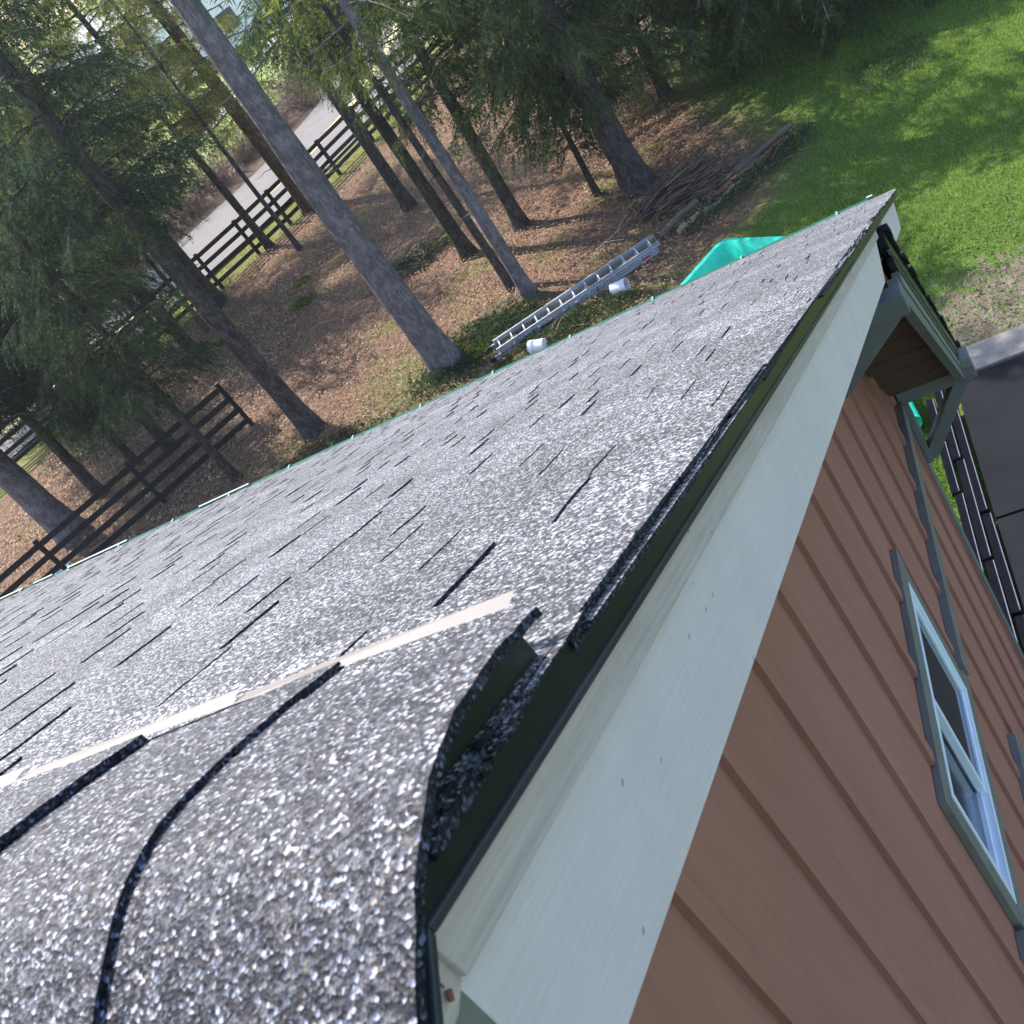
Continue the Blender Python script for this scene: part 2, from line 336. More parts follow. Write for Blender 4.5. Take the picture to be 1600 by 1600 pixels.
# extra layers seen at the ragged rake edge
lay = MB()
for j in range(3):
    y = .275
    while y < 4.5:
        ln = random.uniform(.25, .6); xo = XR + .002 + random.uniform(-.010, .010) - j * .001; oo = .0275 + j * .0042
        y1 = min(4.52, y + ln)
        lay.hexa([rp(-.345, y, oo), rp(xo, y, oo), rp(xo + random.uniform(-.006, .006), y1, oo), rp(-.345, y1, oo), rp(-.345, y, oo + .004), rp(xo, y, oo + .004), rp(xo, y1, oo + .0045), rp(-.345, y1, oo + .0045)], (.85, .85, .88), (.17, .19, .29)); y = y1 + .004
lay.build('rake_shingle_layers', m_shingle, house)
# ridge vent body and tan flange
b = MB()
prof = [(-.02, -.425), (.10, -.372), (.19, -.342), (.265, -.3385), (.315, -.3385), (.36, -.351), (.42, -.380), (.50, -.424)]
under = [(p[0], p[1] - .012) for p in prof]
for i in range(len(prof) - 1):
    (ya, za), (yb, zb) = under[i], under[i + 1]
    lo = lambda y: -.39 - abs(y - .27) * t_ + .02
    b.hexa([hp(XL, ya, lo(ya)), hp(-.334, ya, lo(ya)), hp(-.334, yb, lo(yb)), hp(XL, yb, lo(yb)), hp(XL, ya, za), hp(-.334, ya, za), hp(-.334, yb, zb), hp(XL, yb, zb)])
b.build('ridge_vent', m_drip, house)
b = MB(); nseg = 40
for i in range(nseg):
    xa, xb_ = -.345 - i * .25, -.345 - (i + 1) * .25 + .0
    wa = .0007 * math.sin(i * 1.1); wb = .0007 * math.sin((i + 1) * 1.1)
    b.hexa([hp(xb_, .526, -.431 + wb), hp(xa, .526, -.431 + wa), hp(xa, .545, -.434 + wa), hp(xb_, .545, -.440 + wb), hp(xb_, .526, -.431 + wb), hp(xa, .526, -.431 + wa), hp(xa, .545, -.434 + wa), hp(xb_, .545, -.440 + wb)])
b.build('vent_flange', m_strip, house)
# ridge caps, each a lapped bent piece
def cap_mesh(xf, lift, wid, seed):
    rr = random.Random(seed); b = MB(); n = 28; ln = .30
    def pt(u, dx, up):           # u 0..1 across
        y = -.03 - wid + u * (.532 + 2 * wid); y = min(y, .50 + wid)
        yc = .29; q = abs(y - yc); z = -.3325 - (max(0, math.sqrt(q * q + .0036) - .06)) * .47 - .15 * q * q
        return y, z + up
    us = [i / n for i in range(n + 1)]
    edge = [xf + .004 * math.sin(u * 9 + seed) + rr.uniform(-.0015, .0015) for u in us]
    for i in range(n):
        pa, pb = pt(us[i], 0, lift), pt(us[i + 1], 0, lift)
        th_ = .0075; tn = (.74, .73, .76)
        q = [hp(edge[i] - ln, pa[0], pa[1] - th_ - .014), hp(edge[i], pa[0], pa[1] - th_), hp(edge[i + 1], pb[0], pb[1] - th_), hp(edge[i + 1] - ln, pb[0], pb[1] - th_ - .014),
             hp(edge[i] - ln, pa[0], pa[1] - .014), hp(edge[i], pa[0], pa[1]), hp(edge[i + 1], pb[0], pb[1]), hp(edge[i + 1] - ln, pb[0], pb[1] - .014)]
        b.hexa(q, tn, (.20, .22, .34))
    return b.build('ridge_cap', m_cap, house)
for i in range(14): cap_mesh(-.296 - i * .196, .0 if i else .004, (-.022 if i == 0 else .028 + .004 * math.sin(i * 2.2)), i + 3)
# drip edge (rake, both slopes), trim, fascia
def rake_piece(name, mat, x0, x1, ya, yb, o0, o1, side=1, cut=None, bevel=0):
    f = rp if side == 1 else rn; b = MB()
    if cut is None: pts = [(ya, o0), (yb, o0), (yb, o1), (ya, o1)]
    else: pts = cut
    P0 = [f(x0, y, o) for y, o in pts]; P1 = [f(x1, y, o) for y, o in pts]
    n = len(pts); k = len(b.v); b.v += P0 + P1
    b.f.append(tuple(range(k, k + n))); b.f.append(tuple(range(k + 2 * n - 1, k + n - 1, -1)))
    for i in range(n): j = (i + 1) % n; b.f.append((k + j, k + i, k + n + i, k + n + j))
    b.c = [None] * len(b.f); o = b.build(name, mat, house, bevel=bevel)
    bm = bmesh.new(); bm.from_mesh(o.data); bmesh.ops.recalc_face_normals(bm, faces=bm.faces); bm.to_mesh(o.data); bm.free(); return o
def oy(off): return .27 + 0 * off
def mitre(off): return .27 - off * sn          # run at which this offset meets the ridge plane
for sd_, nm in ((1, 'drip_edge'), (-1, 'drip_edge')):
    rake_piece(nm, m_drip, -.352, -.330, 0, 0, 0, 0, sd_, [(mitre(.0), .0), (YE if sd_ > 0 else 6.7, .0), (YE if sd_ > 0 else 6.7, .032), (mitre(.032), .032)], .001)
    rake_piece('drip_edge_hem', m_hem_highlight, -.334, -.326, 0, 0, 0, 0, sd_, [(mitre(-.004), -.004), (6.7, -.004), (6.7, .003), (mitre(.003), .003)], .0012)
rake_piece('rake_trim', m_trim, -.375, -.3345, 0, 0, 0, 0, 1, [(mitre(-.040), -.040), (4.30, -.040), (4.30, -.005), (mitre(-.005), -.005)], .001)
rake_piece('rake_fascia', m_fascia, -.375, -.3455, 0, 0, 0, 0, 1, [(.263 + .178 * sn, -.179), (3.96, -.179), (4.28, -.041), (mitre(-.041) , -.041)], .001)
rake_piece('lower_rake_fascia', m_fascia, -.375, -.347, 0, 0, 0, 0, 1, [(4.9, -.16), (6.1, -.16), (6.45, -.004), (4.9, -.004)], .001)
# near slope: trim stub with ragged paint edge, grey green board below
pts = [(mitre(-.005), -.005), (.352, -.005)] + [(.354 + .004 * ((i % 2)) - .0080 * i + .0, -.005 - .0044 * i) for i in range(1, 9)] + [(mitre(-.042), -.042)]
rake_piece('trim_stub', m_trim, -.375, -.3395, 0, 0, 0, 0, -1, pts)
rake_piece('near_rake_board', m_green2, -.375, -.346, 0, 0, 0, 0, -1, [(.256, -.012), (6.6, -.012), (6.6, -.176), (.256, -.176)])
b = MB(); b.tube([hp(-.3365, .2575, -.4225), hp(-.3365, .254, -.4265)], [.0016, .0014], 8); b.build('nail', m_nail, house)
b = MB(); b.tube([hp(-.3367, .2587, -.3985), hp(-.3367, .2572, -.4190)], [.0003, .0006], 6); b.build('rust_streak', m_nail, house)
# overhang soffit of the upper slope
b = MB(); b.hexa([rp(-.77, .27, -.15), rp(-.376, .27, -.15), rp(-.376, 4.6, -.15), rp(-.77, 4.6, -.15), rp(-.77, .27, -.14), rp(-.376, .27, -.14), rp(-.376, 4.6, -.14), rp(-.77, 4.6, -.14)]); b.build('rake_soffit', m_soffit, house)
# gable wall with battens
XW = -.767; YC = 5.93
def wz(y): return -.39 - (abs(y - .27)) * t_ - .16 if y < 4.45 else (-2.54 - (y - 4.45) * 1.14 - .12)
wall = MB(); gy = [-5.4, .27, 4.45, 5.3, YC]; zb = -H / S
ysamp = [-5.4, .27, 2.52, 3.62, 4.45, 5.2, YC]
def wquad(y0, y1, z0, z1a, z1b): wall.hexa([hp(XW - .06, y0, z0), hp(XW, y0, z0), hp(XW, y1, z0), hp(XW - .06, y1, z0), hp(XW - .06, y0, z1a), hp(XW, y0, z1a), hp(XW, y1, z1b), hp(XW - .06, y1, z1b)])
WT, WB_, WY0, WY1 = -3.555, -4.31, 2.53, 3.61
wquad(-5.4, .27, zb, wz(-5.4), wz(.27)); wquad(.27, WY0, zb, wz(.27), wz(WY0)); wquad(WY0, WY1, zb, WB_, WB_); wquad(WY0, WY1, WT, wz(WY0), wz(WY1)); wquad(WY1, 4.45, zb, wz(WY1), wz(4.44)); wquad(4.45, YC, zb, wz(4.46), wz(YC))
y = .986 - .403 * 14
while y < YC - .1:
    if not (2.40 < y < 3.72): segs = [(-4.44, zb), (wz(y) , -4.32)] if y < 5.8 else [(wz(y), zb)]
    else: segs = [(wz(y), -3.45), (-4.44, zb)]
    if 2.95 < y < 4.1: segs = [(s_[0], max(s_[1], -5.33)) if s_[1] == zb else s_ for s_ in segs]
    for (za, zb2) in segs: wall.box(hp(XW, y, zb2), hp(XW + .019, y + .055, za))
    y += .403
wo_ = wall.build('gable_wall', m_siding, house)
b = MB(); b.box(hp(XW, -3, -3.252), hp(XW + .0012, 2.50, -3.247)); b.build('siding_joint', paint('siding_joint', (.34, .22, .19), .7, .1), house)
for ya_, zt_ in ((YC - .07, -3.5), (-5.4, -3.4)):
    b = MB(); b.box(hp(XL, ya_, zb), hp(XW - .065, ya_ + .07, zt_)); b.build('side_wall', m_siding, house)
b = MB(); b.box(hp(XW + .001, YC - .10, zb), hp(XW + .03, YC + .03, wz(YC) - .05)); b.build('corner_board', m_green, house, bevel=.002)
b = MB(); b.box(hp(XW + .001, 3.76, -4.405), hp(XW + .046, YC - .10, -4.30)); b.box(hp(XW + .001, -5.3, -4.405), hp(XW + .046, 2.42, -4.30)); b.build('belly_band', m_green2, house, bevel=.002)
# window
win = empty('slider_window', (0, 0, 0)); win.parent = house
b = MB(); xw = XW + .001; g = .085
b.box(hp(xw, WY0 - g, WT), hp(xw + .030, WY1 + g + .03, WT + .10)); b.box(hp(xw, WY0 - g, WB_ - .10), hp(xw + .034, WY1 + g + .03, WB_)); b.box(hp(xw, WY0 - g, WB_), hp(xw + .030, WY0 - .001, WT)); b.box(hp(xw, WY1 + .001, WB_), hp(xw + .030, WY1 + g, WT))
b.build('window_casing', m_green2, win, bevel=.002)
def ring(b, y0, y1, z0, z1, x0, x1, w, wb=None):
    wb = wb or w; b.box(hp(x0, y0, z1 - w), hp(x1, y1, z1)); b.box(hp(x0, y0, z0), hp(x1, y1, z0 + wb)); b.box(hp(x0, y0, z0 + wb), hp(x1, y0 + w, z1 - w)); b.box(hp(x0, y1 - w, z0 + wb), hp(x1, y1, z1 - w))
b = MB(); ring(b, WY0 + .001, WY1 - .001, WB_ + .001, WT - .001, XW - .012, XW + .034, .030, .034); b.build('window_frame', m_white, win, bevel=.0015)
b = MB(); ring(b, 3.02, WY1 - .031, WB_ + .035, WT - .031, XW - .010, XW + .022, .030); b.build('fixed_sash', m_white, win, bevel=.0015)
b = MB(); ring(b, WY0 + .031, 3.055, WB_ + .035, WT - .031, XW - .022, XW + .004, .018); b.build('sliding_sash', m_white, win, bevel=.0015)
b = MB(); b.poly([hp(XW + .012, 3.045, WB_ + .04), hp(XW + .012, WY1 - .04, WB_ + .04), hp(XW + .012, WY1 - .04, WT - .04), hp(XW + .012, 3.045, WT - .04)]); b.build('pane', m_glass, win)
b = MB(); b.poly([hp(XW - .017, WY0 + .035, WB_ + .04), hp(XW - .017, 3.05, WB_ + .04), hp(XW - .017, 3.05, WT - .04), hp(XW - .017, WY0 + .035, WT - .04)]); b.build('pane', m_glass2, win)
b = MB(); b.box(hp(XW - .06, WY0, WB_), hp(XW - .03, WY1, WT)); b.build('room_backing', m_soffit, win)
# lower window casing
lw = empty('lower_window'); lw.parent = house
b = MB(); b.box(hp(xw, 2.9, -5.46), hp(xw + .042, 4.12, -5.36)); b.box(hp(xw, 4.02, -6.9), hp(xw + .036, 4.12, -5.461)); b.box(hp(xw, 2.9, -6.9), hp(xw + .036, 3.0, -5.461)); b.build('window_casing', m_green2, lw, bevel=.002)
b = MB(); ring(b, 3.0, 4.02, -6.9, -5.462, XW - .05, XW + .022, .03); b.build('window_frame', m_white, lw)
b = MB(); b.box(hp(XW - .03, 3.03, -6.87), hp(XW + .006, 3.99, -5.49)); b.build('pane', m_glass, lw)
# steep lower slope: its rake and soffit
dv = Vector((0, .66, -.75)); nv_ = Vector((0, .75, .66)); O = Vector((0, 4.50, -2.42))
def sp(x, al_, off): v = O + dv * al_ + nv_ * off; return hp(x, v.y, v.z)
def steep(name, mat, x0, x1, a0, a1, o0a, o1a, o0b=None, o1b=None, bevel=0, col=None):
    o0b = o0a if o0b is None else o0b; o1b = o1a if o1b is None else o1b; b = MB()
    b.hexa([sp(x0, a0, o0a), sp(x1, a0, o0a), sp(x1, a1, o0b), sp(x0, a1, o0b), sp(x0, a0, o1a), sp(x1, a0, o1a), sp(x1, a1, o1b), sp(x0, a1, o1b)], col); return b.build(name, mat, house, bevel=bevel)
LA = 2.5
b = MB(); k = 0
while k * .11 < LA:
    a0, a1 = k * .11, min(LA, k * .11 + .125); jx = random.uniform(-.01, .012)
    b.hexa([sp(XL, a0, -.035), sp(-.312 + jx, a0, -.035), sp(-.312 + jx, a1, -.03), sp(XL, a1, -.03), sp(XL, a0, -.01), sp(-.312 + jx, a0, -.01), sp(-.312 + jx, a1, .006), sp(XL, a1, .006)], (.35, .35, .4), (.10, .10, .14)); k += 1
b.build('lower_slope_shingles', m_shingle, house)
steep('lower_slope_deck', m_soffit, XL, -.36, 0, LA - .02, -.075, -.036)
steep('lower_drip_edge', m_drip, -.36, -.326, .0, LA - .03, -.10, -.036)
steep('lower_drip_hem', m_green2, -.34, -.324, .05, LA - .04, -.108, -.102)
steep('lower_rake_shadow', m_drip, -.36, -.332, .12, LA - .12, -.155, -.113)  # dark strip painting the shadow between the drip hem and the fascia
steep('lower_slope_fascia', m_green2, -.37, -.336, .2, LA - .16, -.225, -.156, -.20, -.156)
steep('barge_board', m_green, -.385, -.342, .05, LA - .25, -.33, -.226, -.27, -.201)
b = MB(); 
for i in range(9):
    a0 = -.10 + i * .30; b.hexa([sp(XW, a0 + .012, -.20), sp(-.387, a0 + .012, -.20), sp(-.387, a0 + .288, -.20), sp(XW, a0 + .288, -.20), sp(XW, a0 + .012, -.18), sp(-.387, a0 + .012, -.18), sp(-.387, a0 + .288, -.18), sp(XW, a0 + .288, -.18)])
b.hexa([sp(XW, -.1, -.178), sp(-.387, -.1, -.178), sp(-.387, LA, -.178), sp(XW, LA, -.178), sp(XW, -.1, -.165), sp(-.387, -.1, -.165), sp(-.387, LA, -.165), sp(XW, LA, -.165)])
b.build('lower_soffit', m_soffit, house)
# brackets
def bracket(yc, zt, xt, s_, post=.55, reach=.42, full=True, pd=.04):
    kb = empty('knee_brace'); kb.parent = house
    b = MB(); b.box(hp(XW + .03, yc - s_ / 2, zt - s_), hp(xt, yc + s_ / 2, zt)); b.build('beam', m_green, kb, bevel=.004)
    if not full: return
    b = MB(); b.box(hp(XW + .031, yc - s_ / 2, zt - s_ - post), hp(XW + .031 + pd, yc + s_ / 2, zt - s_ - .001)); b.build('post', m_green, kb, bevel=.004)
    b = MB(); b.bar(hp(XW + .06, yc, zt - s_ - post + .03), hp(XW + .03 + reach, yc, zt - s_ * .5), s_ * S * .86, s_ * S * .9); b.build('strut', m_green, kb, bevel=.004)
bracket(YC - .045, -4.24, -.275, .092, .50, .40)
bracket(4.04, -2.47, -.318, .095, .27, .38)
b = MB(); b.box(hp(-.345, 5.83, -4.236), hp(-.278, 5.955, -4.17)); b.build('fascia_return', m_green2, house, bevel=.002)
# eave edge metal and clips
def ev(x, y, z): return hp(x, y, z)
ez = -.39 - (YE - .27) * t_
b = MB(); b.hexa([hp(XL, YE - .01, ez - .10), hp(-.46, YE - .01, ez - .10), hp(-.46, YE + .07, ez - .10), hp(XL, YE + .07, ez - .10), hp(XL, YE - .01, ez - .075), hp(-.46, YE - .01, ez - .075), hp(-.46, YE + .075, ez + .022), hp(XL, YE + .075, ez + .022)]); b.build('eave_gutter', m_eave, house)
for xa, xb_ in ((-8.7, -8.35), (-7.75, -7.0), (-6.15, -5.6), (-8.2, -7.95), (-.50, -.462)):
    b = MB(); b.box(hp(xa, YE + .062, ez + .0225), hp(xb_, YE + .080, ez + .034)); b.build('lip_highlight_and_cap', m_eavew, house)  # left pieces paint a pale highlight on the lip; last is the end cap
for i in range(13):
    x = -.7 - i * .64; b = MB(); b.box(hp(x, YE + .03, ez + .0), hp(x + .014, YE + .078, ez + .03)); b.build('gutter_clip', m_eave, house)

# ------------------------------------------------------------ trees
def unit(v): return v / np.maximum(np.linalg.norm(v, axis=-1, keepdims=True), 1e-9)
def spray(orig, dirs, lens, step, lw, ll, base_c, var, rng, hang=.55):
    """orig,dirs (n,3), lens (n): needled strands made of narrow leaf triangles"""
    cnt = np.maximum(3, (lens / step).astype(int)); idx_ = np.repeat(np.arange(len(orig)), cnt)
    s_ = rng.random(len(idx_)); L = lens[idx_]
    d = unit(dirs)[idx_]; p = orig[idx_] + d * (s_ * L)[:, None]; p[:, 2] -= hang * (s_ * L) ** 2 / np.maximum(L, .2) * .8
    dd_ = d.copy(); dd_[:, 2] -= hang * 1.2 * s_; dd_ = unit(dd_)
    rv = rng.normal(size=(len(idx_), 3)); side = unit(np.cross(dd_, rv))
    ld = unit(dd_ * .75 + side * .75 + np.array([0, 0, -.15])); ls = ll * (.6 + .8 * rng.random(len(idx_))) * (1.1 - .5 * s_)
    wv = unit(np.cross(ld, rng.normal(size=ld.shape))) * (lw * (.6 + .8 * rng.random(len(idx_))))[:, None] / 2
    tip = p + ld * ls[:, None]
    V = np.stack([p - wv, p + wv, tip], 1).reshape(-1, 3)
    tone = (1 + var * (rng.random(len(orig)) - .5) * 2)[idx_] * (.8 + .4 * rng.random(len(idx_)))
    tint = rng.random(len(orig))[idx_]
    C = base_c[None, :] * tone[:, None]; C[:, 0] *= 1 + .35 * (tint - .4); C[:, 2] *= 1 - .3 * (tint - .5)
    return V, C
GRN = np.array([.085, .115, .042]); YEL = np.array([.19, .20, .06]); DRK = np.array([.062, .098, .044]); BLU = np.array([.046, .074, .048])
def conifer(x, y, r, ht, h0, hvis, rmax, label, mat=m_bark, lean=(0, 0), col=GRN, dens=1., hang=.9, cat='tree', group='conifers of the grove beyond the roof', azb=None, dead=0, seed=None):
    rng = np.random.default_rng(seed if seed is not None else int(abs(x * 91 + y * 37) * 10)); rd = random.Random(int(x * 13 + y * 7))
    tr = empty('conifer_tree', (x, y, 0), label, cat, group)
    ht0 = ht; ht = ht * .60 if ht > 12.5 else ht
    b = MB(); n = 12; zz = [-.3, 0, .25, .6] + [1 + i * (ht - 1) / n for i in range(n + 1)]
    pts = []; rads = []
    wx, wy = rd.uniform(-.05, .05), rd.uniform(-.05, .05)
    for z in zz:
        f = max(z, 0) / ht0; pts.append((lean[0] * max(z, 0) + wx * math.sin(z * .5), lean[1] * max(z, 0) + wy * math.sin(z * .4), z))
        rads.append(min(1, (ht - z) / (ht * .2) + .04) * r * ((1 - f) * .93 + .05) * (1 + .38 * math.exp(-max(z, 0) * 3.2)))
    b.tube(pts, rads, 14, wob=.05)
    def trunk_at(z): return np.array([lean[0] * z + wx * math.sin(z * .5), lean[1] * z + wy * math.sin(z * .4), z])
    z = 1.4
    for _ in range(dead):                  # dead stubs and bare limbs below the crown
        z = rd.uniform(1.8, max(3, min(h0 + 2, 8))); az = rd.uniform(0, 6.28); L = rd.uniform(.3, 1.7); p = Vector(trunk_at(z)); q = [p]
        for k in range(4): p = p + Vector((math.cos(az), math.sin(az), rd.uniform(-.35, .1))) * L / 4; az += rd.uniform(-.3, .3); q.append(p)
        b.tube(q, [.022, .017, .012, .008, .003], 5)
    O_, D_, Ls, fine = [], [], [], []
    z = h0
    while z < ht - .3:
        f = (z - h0) / max(ht - h0, 1); R_ = rmax * (min(1, .55 + 3.2 * f) if f < .15 else 1) * (1 - max(0, f - .1) / .9) ** .8 + .25
        vis = z < hvis
        nb = max(2, int((4.2 if vis else 3.2) * dens + rng.random()))
        for _ in range(nb):
            az = rng.random() * 6.283 if azb is None or rng.random() < .25 else azb + rng.normal() * .6
            L = R_ * (.6 + .5 * rng.random()); o = trunk_at(z + rng.random() * .3); rise = .05 + .25 * rng.random(); st = 6
            P = [o]; hd = np.array([math.cos(az), math.sin(az), 0])
            for k in range(1, st + 1):
                s_ = k / st * L; P.append(o + hd * s_ + np.array([0, 0, rise * s_ - .13 * s_ * s_ / max(.8, L * .45)]) + rng.normal(size=3) * .03)
            P = np.array(P)
            b.tube([tuple(q) for q in P], [max(.006, .011 * L * (1 - k / (st + 1)) + .003) for k in range(st + 1)], 4, cap=False)
            ns = int(L / (.085 if vis else .22)); ts = np.sort(rng.random(ns)) ** .8 * .9 + .1
            for t in ts:
                kk = min(st - 1, int(t * st)); q = P[kk] + (P[kk + 1] - P[kk]) * (t * st - kk)
                for sgn in (-1, 1):
                    lat = np.array([-math.sin(az), math.cos(az), 0]) * sgn; dv_ = hd * (.55 + .3 * rng.random()) + lat * (.5 + .5 * rng.random()) + np.array([0, 0, -hang * (.3 + .9 * rng.random())])
                    O_.append(q); D_.append(dv_); Ls.append((.18 + .55 * (1 - t) ** .6 * min(1, L / 2) + .25 * rng.random()) * (1 if vis else 1.5)); fine.append(vis)
        z += .34 if vis else .62
    b.build('trunk', mat, tr, True)
    O_ = np.array(O_); D_ = np.array(D_); Ls = np.array(Ls); fine = np.array(fine); VV, CC = [], []
    for fl, step, lw, ll in ((True, .024, .020, .095), (False, .11, .07, .32)):
        k = fine == fl
        if k.sum():
            V_, C_ = spray(O_[k], D_[k], Ls[k], step, lw, ll, col, .45, rng, hang * .6); VV.append(V_); CC.append(C_)
    tri_mesh('crown', np.concatenate(VV), m_leaf, tr, np.concatenate(CC))
    return tr
T = [  # x, y, trunk radius, height, crown start, top of the part in view, branch length, label, bark, lean, colour, density, dead limbs
 (-9.93, 19.12, .34, 21, 9.0, 9.4, 2.6, 'big pale grey trunk rising bare and closest to the ladder', m_bark_big, (.012, .006), GRN, .8, 14),
 (-13.48, 19.11, .23, 22, 5.4, 10, 2.4, 'straight blue-grey trunk leaning over the dark end post, rooted beside the green eave', m_bark, (.004, .002), BLU, 1.2, 8),
 (-15.58, 18.67, .105, 16, 2.5, 7.0, 1.9, 'slim conifer crossing in front of the near fence rails', m_bark_moss, (.01, .01), BLU, 1.3, 2),
 (-8.11, 20.43, .15, 18, 5.2, 7.6, 1.8, 'straight grey trunk ending above the left half of the ladder, right of a close pair', m_bark_big, (.02, .008), GRN, .45, 5),
 (-8.74, 21.39, .10, 16, 5.4, 7.4, 1.4, 'thin dark trunk half hidden left of the straight grey trunk behind the ladder', m_bark, (.003, .001), GRN, .45, 3),
 (-10.31, 24.16, .175, 18, 4.7, 6.8, 1.8, 'dark mossy trunk with base beside a heap of cut twigs', m_bark_moss, (.004, .002), DRK, .5, 6),
 (-13.27, 29.54, .19, 18, 4.6, 7.2, 1.8, 'dark trunk with a low side root, beside bright moss', m_bark, (.008, .003), DRK, .5, 6),
 (-8.83, 24.19, .17, 17, 3.1, 5.6, 2.3, 'dark trunk with drooping low branches, right of the twig heap', m_bark, (.04, .014), DRK, 1.2, 4),
 (-5.75, 23.16, .31, 20, 2.4, 5.6, 3.2, 'thick dark trunk standing directly above the heap of branches and logs', m_bark, (.03, .006), DRK, 1.4, 4),
 (-6.83, 23.9, .075, 9, 1.0, 3.4, 1.3, 'slender young conifer with hanging fronds left of the thick dark trunk', m_bark_moss, (.05, .01), BLU, 1.1, 0),
 (-18.49, 34.53, .29, 23, 3.4, 10.5, 2.8, 'thick reddish trunk wrapped in moss right behind the end of a road fence bay', m_bark_red, (-.012, -.006), YEL, .8, 4),
 (-19.77, 32.96, .14, 22, 3.7, 10.5, 2.8, 'leaning slim trunk in front of the road fence, left of two thin neighbours', m_bark_moss, (-.012, -.008), YEL, .85, 3),
 (-17.97, 31.31, .085, 15, 4.4, 6.2, 1.3, 'thinnest straight trunk in front of the road fence post', m_bark, (.01, .006), YEL, .7, 2),
 (-20.97, 30.33, .25, 24, 4.4, 11, 3.0, 'dark mossy trunk half hidden behind the blue-grey trunk at the road fence', m_bark_moss, (.005, .003), YEL, .85, 3),
 (-20.24, 26.77, .2, 17, 2.4, 5.5, 2.2, 'dark conifer wrapped in drooping fronds left of the blue-grey trunk base', m_bark_moss, (-.02, -.015), BLU, 1.3, 0),
 (-20.63, 28.45, .085, 13, 3.6, 5.2, 1.2, 'thin brown stem beside the blue-grey trunk and a stump', m_bark_red, (.02, .014), GRN, .8, 0),
 (-18.98, 21.69, .165, 16, 2.0, 5.2, 1.9, 'dark conifer directly behind the near fence, left of its end bay', m_bark_moss, (.03, .025), BLU, 1.3, 0),
 (-20.23, 21.75, .11, 14, 1.2, 4.6, 1.6, 'small conifer behind the middle bay of the near fence', m_bark_moss, (.02, .015), BLU, .9, 0),
 (-21.32, 21.17, .16, 17, 3.2, 5.4, 1.9, 'straight dark trunk in the lit leaves behind the near fence', m_bark, (.02, .02), BLU, 1.3, 0),
 (-21.39, 19.6, .38, 21, 3.0, 8.0, 3.0, 'very thick dark trunk at the left edge behind the near fence', m_bark_big, (-.004, -.004), BLU, 1.4, 0),
 (-26.53, 27.78, .18, 18, 2.2, 6.5, 2.2, 'dark conifer by the road fence at the left edge of the view', m_bark, (.03, .03), DRK, 1.5, 0),
 (-12.98, 43.55, .2, 17, 3.6, 4.4, 1.9, 'reddish trunk at the top edge standing before the far road fence', m_bark_red, (.03, .01), DRK, .8, 0),
 (-11.5, 41.66, .13, 16, 3.6, 4.4, 1.6, 'dark slim trunk at the top edge, right one of the pair before the far fence', m_bark, (.01, .005), DRK, .8, 0),
 (-14.61, 46.59, .24, 18, 3.6, 4.4, 2.0, 'dark trunk at the top edge, just behind the far road fence', m_bark_red, (-.02, -.01), DRK, .8, 0),
 (-5.17, 27.43, .14, 15, .8, 4.0, 3.6, 'dark conifer with low sweeping branches at the lawn edge', m_bark, (.02, .006), DRK, 1.4, 0),
 (-14.26, 33.46, .085, 13, 2.9, 4.5, 1.2, 'thin dark stem among the trunks near the road fence', m_bark_red, (.02, .01), DRK, .7, 2),
 (-2.9, 29.0, .2, 17, .5, 3.8, 5.4, 'broad dark conifer whose branches hang over the lawn at the top', m_bark, (0, 0), DRK, 1.7, 0),
 (-.6, 28.9, .2, 17, .25, 3.8, 5.6, 'conifer just past the top edge sweeping its boughs above the open lawn', m_bark, (0, 0), DRK, 1.5, 0),
 (-7.9, 30.8, .2, 18, 2.7, 4.2, 1.9, 'dark conifer behind the thick trunk, at the top edge', m_bark, (0, 0), DRK, 1., 0),
 (-23.6, 24.9, .14, 17, 2.0, 8.0, 2.8, 'dark fronded conifer between the two fences at left', m_bark_moss, (0, 0), BLU, 1.6, 0),
 (-24.5, 31.5, .2, 24, 3.0, 10, 3.4, 'yellow-green conifer beside the road fence at upper left', m_bark_moss, (0, 0), YEL, 1.5, 0),
 (-29.5, 31.0, .2, 18, 2.0, 9, 3.6, 'yellow-green conifer at the upper left corner', m_bark_moss, (0, 0), YEL, 1.5, 0),
 (-31.5, 39.5, .16, 17, 3.0, 9, 2.8, 'pale fronded conifer in the brush across the road at upper left', m_bark_moss, (0, 0), YEL, 1.4, 0),
]
for (x, y, r, ht, h0, hv, rm, lab, bk, ln_, cl_, dn, dead) in T: conifer(x, y, r, ht, h0, hv, rm, lab, bk, ln_, cl_, dn, dead=dead, azb=-.95 if 'over the lawn' in lab else (-1.4 if 'open lawn' in lab else None))

# ------------------------------------------------------------ fences
def fence(pts, label, h=1.3, rails=4, mat=m_black, rw=.14, side=1, group=None, name='board_fence', mid=0):
    f = empty(name, (*pts[0], 0), label, 'fence', group); O0 = Vector((*pts[0], 0))
    P = [Vector((*p, 0)) - O0 for p in pts]
    for i, p in enumerate(P):
        b = MB(); d = (P[min(i + 1, len(P) - 1)] - P[max(0, i - 1)]).normalized(); b.bar(p + Vector((0, 0, -.3)), p + Vector((0, 0, h + .06)), .11, .11, up=d); b.build('post', mat, f, bevel=.006)
    for i in range(len(P) - 1):
        a_, c_ = P[i], P[i + 1]; d = (c_ - a_).normalized(); nrm = Vector((-d.y, d.x, 0)) * side * .075
        for k in range(rails):
            z = h - rw / 2 - k * (h - rw - .12) / (rails - 1); b = MB(); dz = random.uniform(-.012, .012)
            b.bar(a_ + nrm + Vector((0, 0, z)) + d * .006, c_ + nrm + Vector((0, 0, z + dz)) - d * .006, .028, rw); b.build('rail', mat, f, bevel=.003)
    return f
